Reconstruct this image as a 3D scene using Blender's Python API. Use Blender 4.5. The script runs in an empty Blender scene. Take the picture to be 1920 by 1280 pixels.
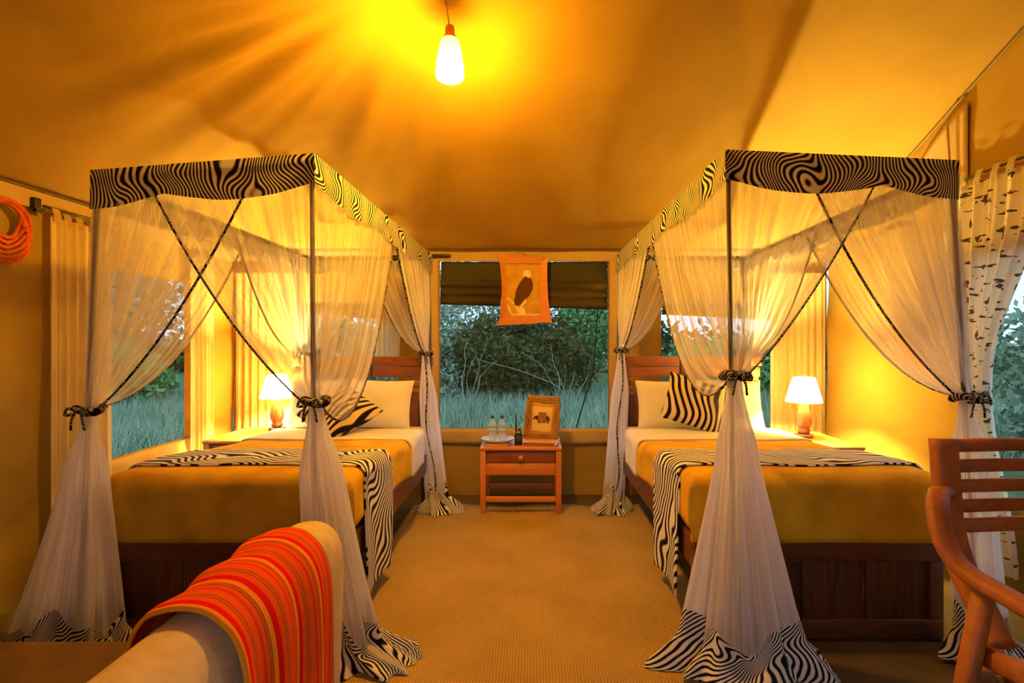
import bpy, bmesh, math, random
import numpy as np
from mathutils import Vector, Matrix, Euler
random.seed(7); np.random.seed(7)
sc = bpy.context.scene
col = sc.collection
PI = math.pi

# ------------------------------------------------------------------ camera
CAMZ = 1.30
FPX, PX, PY = 1000.0, 993.0, 638.0          # focal length and principal point in pixels of a 1920x1280 frame
cd = bpy.data.cameras.new('camera'); cam = bpy.data.objects.new('camera', cd); col.objects.link(cam)
cd.sensor_width = 36.0; cd.lens = 36.0 * FPX / 1920.0
cd.shift_x = (960.0 - PX) / 1920.0; cd.shift_y = (PY - 640.0) / 1920.0
cam.location = (0, 0, CAMZ); cam.rotation_euler = (PI / 2, 0, 0); cd.clip_start = 0.05
sc.camera = cam

# ------------------------------------------------------------------ world (dusk) and exposure
w = bpy.data.worlds.new('dusk'); sc.world = w; w.use_nodes = True
bg = w.node_tree.nodes['Background']; bg.inputs[0].default_value = (0.36, 0.56, 0.72, 1); bg.inputs[1].default_value = 0.56
sc.view_settings.view_transform = 'Standard'; sc.view_settings.look = 'None'
sc.view_settings.exposure = 2.22; sc.view_settings.gamma = 1.0; sc.view_settings.use_curve_mapping = False
sc.cycles.transparent_max_bounces = 32
sc.cycles.max_bounces = 10
PEND_COL, PEND_E = (1.0, 0.45, 0.02, 1), 185.0
LAMP_COL, LAMP_E = (1.0, 0.71, 0.21), 2300.0

# ------------------------------------------------------------------ material helpers
def nt(name):
    m = bpy.data.materials.new(name); m.use_nodes = True
    t = m.node_tree; t.nodes.clear()
    o = t.nodes.new('ShaderNodeOutputMaterial'); return m, t, o
def N(t, typ, **kw):
    n = t.nodes.new(typ)
    for k, v in kw.items():
        if k.startswith('i_'): n.inputs[k[2:].replace('_', ' ')].default_value = v
        else: setattr(n, k, v)
    return n
def L(t, a, b): t.links.new(a, b)
def c4(c): return (c[0], c[1], c[2], 1)
def math_n(t, op, a, b=None):
    n = t.nodes.new('ShaderNodeMath'); n.operation = op
    for i, x in enumerate((a, b)):
        if x is None: continue
        if isinstance(x, (int, float)): n.inputs[i].default_value = x
        else: L(t, x, n.inputs[i])
    return n.outputs[0]
def ramp(t, fac, stops, interp='LINEAR'):
    r = t.nodes.new('ShaderNodeValToRGB'); e = r.color_ramp; e.interpolation = interp
    while len(e.elements) < len(stops): e.elements.new(0.5)
    for el, (p, c) in zip(e.elements, stops): el.position = p; el.color = c4(c)
    L(t, fac, r.inputs[0]); return r.outputs[0]
def principled(t, o, rough=0.7, spec=0.3):
    p = t.nodes.new('ShaderNodeBsdfPrincipled'); p.inputs['Roughness'].default_value = rough
    p.inputs['Specular IOR Level'].default_value = spec
    L(t, p.outputs[0], o.inputs[0]); return p
def bump(t, p, h, strength=0.3, dist=0.01):
    b = t.nodes.new('ShaderNodeBump'); b.inputs['Strength'].default_value = strength; b.inputs['Distance'].default_value = dist
    L(t, h, b.inputs['Height']); L(t, b.outputs[0], p.inputs['Normal'])

def fabric(name, a, b, scale=6.0, weave=400.0, rough=0.9, bstr=0.15, coords='Object', sheen=0.0, transl=0.0):
    m, t, o = nt(name); p = principled(t, o, rough, 0.1)
    tc = N(t, 'ShaderNodeTexCoord')
    n1 = N(t, 'ShaderNodeTexNoise', i_Scale=scale, i_Detail=4.0); L(t, tc.outputs[coords], n1.inputs['Vector'])
    cr = ramp(t, n1.outputs[0], [(0.3, a), (0.7, b)]); L(t, cr, p.inputs['Base Color'])
    n2 = N(t, 'ShaderNodeTexNoise', i_Scale=weave, i_Detail=2.0); L(t, tc.outputs[coords], n2.inputs['Vector'])
    bump(t, p, n2.outputs[0], bstr, 0.003)
    if sheen: p.inputs['Sheen Weight'].default_value = sheen
    if transl:
        tr = N(t, 'ShaderNodeBsdfTranslucent'); L(t, cr, tr.inputs[0])
        mx = N(t, 'ShaderNodeMixShader'); mx.inputs[0].default_value = transl
        L(t, p.outputs[0], mx.inputs[1]); L(t, tr.outputs[0], mx.inputs[2]); L(t, mx.outputs[0], o.inputs[0])
    return m
def wood(name, a, b, stretch=(1, 12, 12), rough=0.45, scale=3.0):
    m, t, o = nt(name); p = principled(t, o, rough, 0.4)
    tc = N(t, 'ShaderNodeTexCoord'); mp = N(t, 'ShaderNodeMapping'); mp.inputs['Scale'].default_value = stretch
    oi = N(t, 'ShaderNodeObjectInfo')
    ad = N(t, 'ShaderNodeVectorMath', operation='ADD'); L(t, tc.outputs['Object'], ad.inputs[0])
    cm = N(t, 'ShaderNodeCombineXYZ')
    for i in range(3): L(t, math_n(t, 'MULTIPLY', oi.outputs['Random'], 7.0 + i), cm.inputs[i])
    L(t, cm.outputs[0], ad.inputs[1]); L(t, ad.outputs[0], mp.inputs[0])
    n1 = N(t, 'ShaderNodeTexNoise', i_Scale=scale, i_Detail=6.0, i_Roughness=0.65, i_Distortion=1.2); L(t, mp.outputs[0], n1.inputs['Vector'])
    v = math_n(t, 'ADD', n1.outputs[0], math_n(t, 'MULTIPLY', math_n(t, 'SUBTRACT', oi.outputs['Random'], 0.5), 0.25))
    L(t, ramp(t, v, [(0.28, a), (0.72, b)]), p.inputs['Base Color'])
    bump(t, p, n1.outputs[0], 0.15, 0.004)
    return m
def plain(name, c, rough=0.5, metal=0.0, spec=0.4):
    m, t, o = nt(name); p = principled(t, o, rough, spec); p.inputs['Metallic'].default_value = metal
    tc = N(t, 'ShaderNodeTexCoord'); n1 = N(t, 'ShaderNodeTexNoise', i_Scale=18.0); L(t, tc.outputs['Object'], n1.inputs['Vector'])
    L(t, ramp(t, n1.outputs[0], [(0.3, tuple(x * 0.88 for x in c)), (0.7, c)]), p.inputs['Base Color'])
    return m
def zebra(name, fu, fv, k, nscale, light=(0.86, 0.83, 0.76), dark=(0.012, 0.010, 0.009), thr=0.0, transl=0.25, soft=0.12):
    """stripes in UV metres: sin(fu*u + fv*v + k*noise)"""
    m, t, o = nt(name); p = principled(t, o, 0.9, 0.1)
    uv = N(t, 'ShaderNodeUVMap'); s = N(t, 'ShaderNodeSeparateXYZ'); L(t, uv.outputs[0], s.inputs[0])
    n1 = N(t, 'ShaderNodeTexNoise', i_Scale=nscale, i_Detail=0.5); L(t, uv.outputs[0], n1.inputs['Vector'])
    ph = math_n(t, 'ADD', math_n(t, 'MULTIPLY', s.outputs[0], fu), math_n(t, 'MULTIPLY', s.outputs[1], fv))
    ph = math_n(t, 'ADD', ph, math_n(t, 'MULTIPLY', n1.outputs[0], k))
    sn = math_n(t, 'SINE', ph)
    v = math_n(t, 'ADD', math_n(t, 'MULTIPLY', sn, 0.5), 0.5)
    c = ramp(t, v, [(0.5 + thr - soft, dark), (0.5 + thr + soft, light)]); L(t, c, p.inputs['Base Color'])
    tr = N(t, 'ShaderNodeBsdfTranslucent'); L(t, c, tr.inputs[0])
    mx = N(t, 'ShaderNodeMixShader'); mx.inputs[0].default_value = transl
    L(t, p.outputs[0], mx.inputs[1]); L(t, tr.outputs[0], mx.inputs[2]); L(t, mx.outputs[0], o.inputs[0])
    return m
def netmat(name, lo, hi, c=(0.90, 0.87, 0.84), gath=26.0, tl=.50):
    m, t, o = nt(name)
    uv = N(t, 'ShaderNodeUVMap'); mp = N(t, 'ShaderNodeMapping'); mp.inputs['Scale'].default_value = (gath, 0.8, 1); L(t, uv.outputs[0], mp.inputs[0])
    n1 = N(t, 'ShaderNodeTexNoise', i_Scale=1.0, i_Detail=3.0, i_Roughness=0.6); L(t, mp.outputs[0], n1.inputs['Vector'])
    mr = N(t, 'ShaderNodeMapRange'); L(t, n1.outputs[0], mr.inputs[0])
    for i, v in ((1, 0.32), (2, 0.70), (3, lo), (4, hi)): mr.inputs[i].default_value = v
    d = N(t, 'ShaderNodeBsdfDiffuse'); d.inputs[0].default_value = c4(c)
    tr = N(t, 'ShaderNodeBsdfTranslucent'); tr.inputs[0].default_value = c4(c)
    m1 = N(t, 'ShaderNodeMixShader'); m1.inputs[0].default_value = tl; L(t, d.outputs[0], m1.inputs[1]); L(t, tr.outputs[0], m1.inputs[2])
    tp = N(t, 'ShaderNodeBsdfTransparent')
    m2 = N(t, 'ShaderNodeMixShader'); L(t, mr.outputs[0], m2.inputs[0]); L(t, tp.outputs[0], m2.inputs[1]); L(t, m1.outputs[0], m2.inputs[2])
    L(t, m2.outputs[0], o.inputs[0]); return m
def emit(name, c, e):
    m, t, o = nt(name); em = N(t, 'ShaderNodeEmission'); em.inputs[0].default_value = c; em.inputs[1].default_value = e
    L(t, em.outputs[0], o.inputs[0]); return m
def screen_mat(name, alpha, c):
    m, t, o = nt(name); tp = N(t, 'ShaderNodeBsdfTransparent'); d = N(t, 'ShaderNodeBsdfDiffuse'); d.inputs[0].default_value = c4(c)
    tc = N(t, 'ShaderNodeTexCoord'); n1 = N(t, 'ShaderNodeTexNoise', i_Scale=35.0, i_Detail=3.0); L(t, tc.outputs['Object'], n1.inputs['Vector'])
    f = math_n(t, 'MULTIPLY', n1.outputs[0], alpha * 2)
    mx = N(t, 'ShaderNodeMixShader'); L(t, f, mx.inputs[0]); L(t, tp.outputs[0], mx.inputs[1]); L(t, d.outputs[0], mx.inputs[2]); L(t, mx.outputs[0], o.inputs[0])
    return m
def stripes_mat(name, stops, period):
    """throw: repeating colour bands across UV v (metres)"""
    m, t, o = nt(name); p = principled(t, o, 0.95, 0.05)
    uv = N(t, 'ShaderNodeUVMap'); s = N(t, 'ShaderNodeSeparateXYZ'); L(t, uv.outputs[0], s.inputs[0])
    f = math_n(t, 'FRACT', math_n(t, 'DIVIDE', s.outputs[1], period))
    L(t, ramp(t, f, stops, 'CONSTANT'), p.inputs['Base Color'])
    n2 = N(t, 'ShaderNodeTexNoise', i_Scale=500.0); L(t, uv.outputs[0], n2.inputs['Vector']); bump(t, p, n2.outputs[0], 0.3, 0.003)
    return m
def glassy(name, c, alpha):
    m, t, o = nt(name); tp = N(t, 'ShaderNodeBsdfTransparent'); p = N(t, 'ShaderNodeBsdfPrincipled')
    p.inputs['Base Color'].default_value = c4(c); p.inputs['Roughness'].default_value = 0.08
    mx = N(t, 'ShaderNodeMixShader'); mx.inputs[0].default_value = alpha
    L(t, tp.outputs[0], mx.inputs[1]); L(t, p.outputs[0], mx.inputs[2]); L(t, mx.outputs[0], o.inputs[0]); return m

M = {}
M['canvas'] = fabric('canvas', (0.37, 0.225, 0.035), (0.43, 0.27, 0.045), 2.0, 260, 0.95, 0.25)
M['canvas_wall'] = fabric('canvas_wall', (0.35, 0.225, 0.045), (0.41, 0.275, 0.055), 2.5, 260, 0.95, 0.25)
M['canvas_lap'] = fabric('canvas_lap', (0.50, 0.35, 0.14), (0.57, 0.41, 0.17), 3, 260, 0.95, 0.2)
M['flap'] = fabric('dark_canvas_flap', (0.05, 0.038, 0.016), (0.075, 0.055, 0.022), 3, 260, 0.95, 0.3)
M['seam'] = plain('seam_tape', (0.16, 0.10, 0.035), 0.9)
M['curtain'] = fabric('cream_curtain', (0.76, 0.61, 0.30), (0.84, 0.69, 0.36), 3, 300, 0.95, 0.15, transl=0.35)
M['sheet'] = fabric('white_cotton', (0.80, 0.76, 0.66), (0.84, 0.80, 0.70), 4, 500, 0.85, 0.08)
M['blanket'] = fabric('gold_blanket', (0.62, 0.34, 0.012), (0.84, 0.51, 0.025), 7, 220, 1.0, 0.35)
M['wood'] = wood('red_brown_wood', (0.20, 0.055, 0.014), (0.38, 0.125, 0.032), (1.2, 9, 9))
M['wood_dark'] = wood('shaded_dark_wood', (0.085, 0.026, 0.008), (0.19, 0.062, 0.018), (1.2, 9, 9))  # darker wood; the colour partly holds the shade on bed rails and footboards
M['wood_dark_v'] = wood('shaded_dark_wood_vertical', (0.075, 0.025, 0.008), (0.18, 0.062, 0.02), (10, 10, 1.0))  # vertical grain, with the same bed-foot shade put into the colour
M['wood_v'] = wood('red_brown_wood_vertical', (0.15, 0.05, 0.016), (0.31, 0.115, 0.035), (10, 10, 1.0))
M['wood_o'] = wood('orange_wood', (0.52, 0.165, 0.016), (0.70, 0.26, 0.035), (2, 9, 9))
M['wood_ov'] = wood('orange_wood_vertical', (0.52, 0.165, 0.016), (0.70, 0.26, 0.035), (10, 10, 1.2))
M['wood_chair'] = wood('chair_wood', (0.36, 0.115, 0.025), (0.52, 0.19, 0.045), (5, 5, 5), 0.55)
M['wood_pale'] = wood('pale_wood', (0.62, 0.36, 0.10), (0.74, 0.46, 0.15), (3, 9, 9))
M['bark'] = wood('bark', (0.22, 0.09, 0.02), (0.52, 0.27, 0.06), (20, 20, 6), 0.8, 4)
M['post'] = plain('dark_bronze_post', (0.085, 0.068, 0.04), 0.5, 0.3)
M['black'] = plain('black_plastic', (0.012, 0.012, 0.013), 0.45)
M['zeb_val'] = zebra('zebra_valance', 330, 60, 92, 5.5, thr=0.06, soft=.22)
M['zeb_hem'] = zebra('zebra_hem', 330, 190, 95, 5.5, thr=-0.05, transl=0.1, soft=.2)
M['zeb_run'] = zebra('zebra_runner', 70, 150, 48, 4.0, thr=-0.05, transl=0.0, soft=.18)
M['zeb_cush'] = zebra('zebra_cushion', 120, 25, 26, 3.5, light=(0.74, 0.60, 0.30), thr=-0.05, transl=0.0)
M['zeb_trim'] = zebra('zebra_trim', 90, 260, 60, 16.0, light=(.60,.54,.42), thr=0.24, soft=.2)
M['net'] = netmat('bed_net', 0.26, 0.74)
M['net_tail'] = netmat('bed_net_gathered', 0.55, 0.97, (0.95, 0.92, 0.92), 30.0, .58)
M['net_roof'] = netmat('net_roof', 0.30, 0.38, gath=6.0)
M['screen'] = screen_mat('insect_screen', 0.06, (0.30, 0.42, 0.42))
M['rope'] = fabric('red_rope', (0.55, 0.08, 0.02), (0.72, 0.16, 0.04), 60, 200, 0.8, 0.6)
M['cord'] = plain('tan_cord', (0.50, 0.36, 0.16), 0.9)
M['sofa'] = fabric('beige_sofa_cloth', (0.66, 0.50, 0.24), (0.80, 0.63, 0.35), 22, 160, 0.95, 0.5)
M['sofa_brown'] = fabric('brown_seat_cloth', (0.10, 0.055, 0.018), (0.14, 0.08, 0.026), 10, 220, 0.95, 0.4)
G_, O_, R_, B_ = (0.95, 0.30, 0.015), (0.86, 0.105, 0.01), (0.80, 0.008, 0.006), (0.30, 0.09, 0.02)
M['throw'] = stripes_mat('striped_throw', [(0.0, G_), (0.12, R_), (0.27, O_), (0.42, B_), (0.45, O_), (0.50, B_), (0.53, O_), (0.72, (0.80, 0.045, 0.008)),
                         (0.80, O_), (0.90, B_), (0.93, O_), (0.97, B_)], 0.098)
M['shade'] = None
M['white'] = plain('white_plastic', (0.8, 0.79, 0.75), 0.4)
M['bottle'] = glassy('bottle_plastic', (0.75, 0.85, 0.95), 0.30)
M['cap'] = plain('blue_cap', (0.03, 0.10, 0.45), 0.4)
M['blabel'] = plain('bottle_label', (0.35, 0.50, 0.65), 0.5)
M['tray'] = plain('enamel_tray', (0.50, 0.50, 0.45), 0.35)
M['print_gold'] = fabric('print_ground', (0.50, 0.27, 0.03), (0.66, 0.40, 0.06), 14, 90, 0.6, 0.0)
M['print_dark'] = fabric('print_dark', (0.07, 0.025, 0.008), (0.16, 0.06, 0.02), 60, 90, 0.6, 0.0)
M['print_pale'] = fabric('print_pale', (0.80, 0.62, 0.36), (0.88, 0.74, 0.50), 40, 90, 0.6, 0.0)
M['print_cream'] = fabric('print_cream', (0.72, 0.50, 0.16), (0.80, 0.60, 0.22), 10, 90, 0.6, 0.0)
M['floor'] = fabric('groundsheet', (0.095, 0.062, 0.02), (0.13, 0.085, 0.028), 6, 150, 0.95, 0.3)
M['ground'] = fabric('grassy_ground', (0.05, 0.08, 0.03), (0.10, 0.14, 0.06), 3, 40, 1.0, 0.5)
M['grass'] = fabric('grass_blades', (0.20, 0.30, 0.19), (0.36, 0.46, 0.34), 0.8, 40, 0.9, 0.0)
LEAF = [fabric('leaf_dark', (0.05, 0.06, 0.022), (0.11, 0.13, 0.05), 1.5, 40, 0.8, 0),
        fabric('leaf_green', (0.09, 0.24, 0.09), (0.18, 0.42, 0.17), 1.5, 40, 0.8, 0),
        fabric('leaf_grey', (0.20, 0.28, 0.19), (0.38, 0.47, 0.34), 1.5, 40, 0.8, 0)]
M['branch'] = plain('pale_branch', (0.36, 0.36, 0.30), 0.9)
M['trunk'] = plain('dark_branch', (0.07, 0.05, 0.03), 0.9)

def rug_mat():
    m, t, o = nt('sisal_weave'); p = principled(t, o, 0.95, 0.1)
    tc = N(t, 'ShaderNodeTexCoord')
    w1 = N(t, 'ShaderNodeTexWave', i_Scale=26.0, i_Distortion=2.0, i_Detail=2.0, bands_direction='X'); L(t, tc.outputs['Object'], w1.inputs['Vector'])
    w2 = N(t, 'ShaderNodeTexWave', i_Scale=34.0, i_Distortion=2.5, i_Detail=2.0, bands_direction='Y'); L(t, tc.outputs['Object'], w2.inputs['Vector'])
    h = math_n(t, 'MULTIPLY', w1.outputs[1], w2.outputs[1])
    n1 = N(t, 'ShaderNodeTexNoise', i_Scale=2.2, i_Detail=5.0); L(t, tc.outputs['Object'], n1.inputs['Vector'])
    v = math_n(t, 'ADD', math_n(t, 'MULTIPLY', h, 0.55), math_n(t, 'MULTIPLY', n1.outputs[0], 0.6))
    L(t, ramp(t, v, [(0.25, (0.36, 0.235, 0.06)), (0.75, (0.68, 0.47, 0.14))]), p.inputs['Base Color'])
    bump(t, p, h, 0.7, 0.006); return m
M['rug'] = rug_mat()
def birch_mat():
    m, t, o = nt('birch_print_cloth'); p = principled(t, o, 0.9, 0.1)
    uv = N(t, 'ShaderNodeUVMap')
    def blot(sx, sy, th, seed):
        mp = N(t, 'ShaderNodeMapping'); mp.inputs['Scale'].default_value = (sx, sy, 1); mp.inputs['Location'].default_value = (seed, seed * 2, 0)
        L(t, uv.outputs[0], mp.inputs[0]); n = N(t, 'ShaderNodeTexNoise', i_Scale=1.0, i_Detail=4.0); L(t, mp.outputs[0], n.inputs['Vector'])
        return math_n(t, 'GREATER_THAN', n.outputs[0], th)
    v = math_n(t, 'MAXIMUM', blot(9, 34, 0.615, 1.3), blot(10, 11, 0.63, 5.1))
    c = ramp(t, v, [(0.0, (0.88, 0.82, 0.66)), (1.0, (0.10, 0.08, 0.05))]); L(t, c, p.inputs['Base Color'])
    tr = N(t, 'ShaderNodeBsdfTranslucent'); L(t, c, tr.inputs[0]); mx = N(t, 'ShaderNodeMixShader'); mx.inputs[0].default_value = 0.25
    L(t, p.outputs[0], mx.inputs[1]); L(t, tr.outputs[0], mx.inputs[2]); L(t, mx.outputs[0], o.inputs[0]); return m
M['birch'] = birch_mat()

# ------------------------------------------------------------------ object helpers (all shapes are given in world metres)
ORG = {}
def tag(o, label=None, cat=None, group=None, kind=None):
    if label: o['label'] = label
    if cat: o['category'] = cat
    if group: o['group'] = group
    if kind: o['kind'] = kind
    return o
def thing(name, loc, label, cat, group=None):
    o = bpy.data.objects.new(name, None); col.objects.link(o); o.empty_display_size = 0.1
    o.location = loc; ORG[o.name] = Vector(loc); return tag(o, label, cat, group)
def mk(name, geo, mat, parent=None, smooth=True, org=None, solid=0.0):
    V, F = geo[0], geo[1]; UV = geo[2] if len(geo) > 2 else None
    V = np.asarray(V, dtype=float)
    if parent is not None: base = ORG[parent.name]
    elif org is not None: base = Vector(org)
    else: base = Vector(((V[:, 0].min() + V[:, 0].max()) / 2, (V[:, 1].min() + V[:, 1].max()) / 2, V[:, 2].min()))
    me = bpy.data.meshes.new(name); me.from_pydata((V - np.array(base)).tolist(), [], [list(f) for f in F])
    if UV is not None:
        ul = me.uv_layers.new(name='UVMap'); idx = np.empty(len(me.loops), dtype=np.int32); me.loops.foreach_get('vertex_index', idx)
        ul.data.foreach_set('uv', np.asarray(UV, dtype=np.float32)[idx].ravel())
    me.update()
    if smooth: me.polygons.foreach_set('use_smooth', [True] * len(me.polygons))
    me.materials.append(mat if not isinstance(mat, str) else M[mat])
    o = bpy.data.objects.new(name, me); col.objects.link(o)
    if parent is not None: o.parent = parent; ORG[o.name] = base
    else: o.location = base; ORG[o.name] = Vector(base)
    if solid:
        s = o.modifiers.new('thickness', 'SOLIDIFY'); s.thickness = solid; s.offset = 0
    return o
def struct(name, geo, mat, parent=None, smooth=False, **k):
    o = mk(name, geo, mat, parent, smooth, **k)
    if parent is None: o['kind'] = 'structure'
    return o
def rbox(x0, x1, y0, y1, z0, z1, bev=0.004, seg=2, xf=None):
    bm = bmesh.new(); bmesh.ops.create_cube(bm, size=1)
    for v in bm.verts: v.co = Vector(((x0 + x1) / 2 + v.co.x * (x1 - x0), (y0 + y1) / 2 + v.co.y * (y1 - y0), (z0 + z1) / 2 + v.co.z * (z1 - z0)))
    if bev: bmesh.ops.bevel(bm, geom=bm.edges[:], offset=min(bev, 0.45 * min(x1 - x0, y1 - y0, z1 - z0)), segments=seg, profile=0.5, affect='EDGES')
    bm.verts.index_update()
    V = [tuple(xf @ v.co) if xf else tuple(v.co) for v in bm.verts]; F = [[v.index for v in f.verts] for f in bm.faces]
    bm.free(); return V, F
def join(*gs):
    V, F, U = [], [], []; hasuv = all(len(g) > 2 for g in gs)
    for g in gs:
        n = len(V); V += [tuple(v) for v in g[0]]; F += [[i + n for i in f] for f in g[1]]
        if hasuv: U += [tuple(u) for u in g[2]]
    return (V, F, U) if hasuv else (V, F)
def grid(nu, nv, fn, uvfn=None, closed=False):
    V, U = [], []
    for j in range(nv + 1):
        for i in range(nu + 1):
            u, v = i / nu, j / nv; V.append(fn(u, v)); U.append(uvfn(u, v) if uvfn else (u, v))
    F = [[j * (nu + 1) + i, j * (nu + 1) + i + 1, (j + 1) * (nu + 1) + i + 1, (j + 1) * (nu + 1) + i] for j in range(nv) for i in range(nu)]
    return V, F, U
def lathe(prof, c, n=24, xf=None, cap=True):
    V, F = [], []
    for (r, z) in prof:
        for k in range(n):
            a = 2 * PI * k / n; p = Vector((r * math.cos(a), r * math.sin(a), z))
            if xf: p = xf @ p
            V.append(tuple(p + Vector(c)))
    for j in range(len(prof) - 1):
        for k in range(n):
            k2 = (k + 1) % n; F.append([j * n + k, j * n + k2, (j + 1) * n + k2, (j + 1) * n + k])
    if cap:
        F.append(list(range(n))[::-1]); F.append([(len(prof) - 1) * n + k for k in range(n)])
    return V, F
def tube(pts, r, n=8, closed=False, flat=1.0):
    pts = [Vector(p) for p in pts]; m = len(pts); V, F, U = [], [], []; ln = 0.0
    up = Vector((0, 0, 1))
    for i, p in enumerate(pts):
        if closed: d = pts[(i + 1) % m] - pts[i - 1]
        else: d = pts[min(i + 1, m - 1)] - pts[max(i - 1, 0)]
        d = d.normalized() if d.length > 1e-9 else Vector((0, 0, 1))
        a = up - d * up.dot(d)
        if a.length < 0.15: a = Vector((0, 1, 0)) - d * d.y
        a.normalize(); b = d.cross(a)
        if i: ln += (p - pts[i - 1]).length
        rr = r(i / max(1, m - 1)) if callable(r) else r
        for k in range(n):
            t = 2 * PI * k / n; V.append(tuple(p + a * rr * math.cos(t) * flat + b * rr * math.sin(t))); U.append((k / n * 0.06, ln))
    for i in range(m - 1 + (1 if closed else 0)):
        for k in range(n):
            k2 = (k + 1) % n; i2 = (i + 1) % m; F.append([i * n + k, i * n + k2, i2 * n + k2, i2 * n + k])
    if not closed: F.append(list(range(n))[::-1]); F.append([(m - 1) * n + k for k in range(n)])
    return V, F, U
def sweep_rect(pts, wd, ht, side):
    """rectangular bar along pts; side = vector across the width"""
    pts = [Vector(p) for p in pts]; V, F = [], []; m = len(pts); s = Vector(side).normalized()
    for i, p in enumerate(pts):
        d = (pts[min(i + 1, m - 1)] - pts[max(i - 1, 0)]).normalized(); n = d.cross(s).normalized(); ss = n.cross(d).normalized()
        c = 0.25 * min(wd, ht)
        for (a, b) in ((-wd / 2 + c, -ht / 2), (wd / 2 - c, -ht / 2), (wd / 2, -ht / 2 + c), (wd / 2, ht / 2 - c), (wd / 2 - c, ht / 2), (-wd / 2 + c, ht / 2), (-wd / 2, ht / 2 - c), (-wd / 2, -ht / 2 + c)):
            V.append(tuple(p + ss * a + n * b))
    for i in range(m - 1):
        for k in range(8):
            k2 = (k + 1) % 8; F.append([i * 8 + k, i * 8 + k2, (i + 1) * 8 + k2, (i + 1) * 8 + k])
    F.append(list(range(8))[::-1]); F.append([(m - 1) * 8 + k for k in range(8)])
    return V, F
def prism(poly, fn0, fn1):
    """closed solid between two mappings of a 2D outline"""
    n = len(poly); V = [fn0(*p) for p in poly] + [fn1(*p) for p in poly]
    F = [list(range(n)), [n + i for i in range(n)][::-1]] + [[i, i + n, (i + 1) % n + n, (i + 1) % n] for i in range(n)]
    return V, F
def bez(p0, p1, p2, p3, t):
    s = 1 - t; return p0 * (s ** 3) + p1 * (3 * s * s * t) + p2 * (3 * s * t * t) + p3 * (t ** 3)
def cr(pts, n):
    """smooth curve through points"""
    P = [Vector(p) for p in pts]; out = []
    for i in range(len(P) - 1):
        a, b, c, d = P[max(i - 1, 0)], P[i], P[i + 1], P[min(i + 2, len(P) - 1)]
        for k in range(n):
            t = k / n; out.append(0.5 * ((2 * b) + (c - a) * t + (2 * a - 5 * b + 4 * c - d) * t * t + (3 * b - a - 3 * c + d) * t ** 3))
    out.append(P[-1]); return out
def sm(x, a, b):
    t = min(1, max(0, (x - a) / (b - a))); return t * t * (3 - 2 * t)
def wob(x, y, s=1.0):
    return (math.sin(3.1 * x * s + 1.7 * y * s + .3) + .6 * math.sin(5.3 * y * s - 2.2 * x * s + 1.1) + .4 * math.sin(9.1 * x * s + 4.3 * y * s)) / 2.0

# ------------------------------------------------------------------ tent shell
XL, XR, YB, YF, EAVE = -2.5, 2.5, 4.5, -0.75, 2.06
def ceil_z(x, y):
    zb = EAVE + .45 * (YB - y); zl = EAVE + .43 * (x - XL); zf = EAVE + .45 * (y - YF)
    k = 0.045
    z = -k * math.log(math.exp(-zb / k) + math.exp(-zl / k) + math.exp(-zf / k))
    xc = 1.42 + (y - 3.49) * .43
    b = (max(0, x + .2) / (xc + .2)) ** 1.7 if x < xc else (XR - x) / (XR - xc)
    z += .15 * max(0, min(1, b)) * sm(YB - y, 0.0, 0.9) * sm(y, 1.2, 2.0)
    dx, dy = x + .42, y - 2.35; r = math.hypot(dx, dy); th = math.atan2(dy, dx)
    mask = sm(r, .25, .9) * sm(-dx + .25 * dy, .05, .7) * sm(x - XL, 0, .35) * sm(YB - y, 0, .3)
    z += mask * .022 * (math.sin(11 * th + .6) + .9 * math.sin(19 * th + 1.9) + .45 * math.sin(37 * th + .4)) * (.55 + .45 * math.sin(2.6 * r + 2 * th)) * (.6 + .5 * r)
    z += .006 * wob(x, y, 1.3) * sm(YB - y, 0, .4)
    return max(z, EAVE - .02)
NX, NY = 170, 170
struct('ceiling', grid(NX, NY, lambda u, v: (XL + (XR - XL) * u, YF + (YB - YF) * v, ceil_z(XL + (XR - XL) * u, YF + (YB - YF) * v))), 'canvas', smooth=True)

def wall(name, u0, u1, v0, v1, holes, fn, mat='canvas_wall', step=.09):
    us = set(np.linspace(u0, u1, max(2, int(abs(u1 - u0) / step))).round(4)); vs = set(np.linspace(v0, v1, max(2, int((v1 - v0) / step))).round(4))
    for (a, b, c, d) in holes: us |= {a, b}; vs |= {c, d}
    us, vs = sorted(us), sorted(vs); V = [fn(u, v) for v in vs for u in us]; F = []; n = len(us)
    for j in range(len(vs) - 1):
        for i in range(n - 1):
            cu, cv = (us[i] + us[i + 1]) / 2, (vs[j] + vs[j + 1]) / 2
            if any(a < cu < b and c < cv < d for (a, b, c, d) in holes): continue
            F.append([j * n + i, j * n + i + 1, (j + 1) * n + i + 1, (j + 1) * n + i])
    return struct(name, (V, F), mat, smooth=True)
WB = [(-.756, .66, .562, 1.966), (-2.0, -1.12, .57, 1.62), (1.11, 2.03, .57, 1.62)]
def edge_soft(u, v, holes):
    d = 1.0
    for (a, b, c, e) in holes: d = min(d, sm(max(a - u, u - b, c - v, v - e), 0.0, .18))
    return d
wall('wall_back', XL, XR, 0, EAVE, WB, lambda u, v: (u, YB + .018 * wob(u, v, 1.6) * edge_soft(u, v, WB), v))
WL = [(3.12, 3.86, .596, 1.72)]
wall('wall_left', YF, YB, 0, EAVE, WL, lambda u, v: (XL + .03 * wob(u, v, 1.2) * edge_soft(u, v, WL) * sm(EAVE - v, 0, .3), u, v))
WR = [(1.75, 2.98, .45, 1.78)]
wall('wall_right', YF, YB, 0, EAVE, WR, lambda u, v: (XR + .03 * wob(u + 1.7, v, 1.5) * edge_soft(u, v, WR), u, v))
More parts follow.
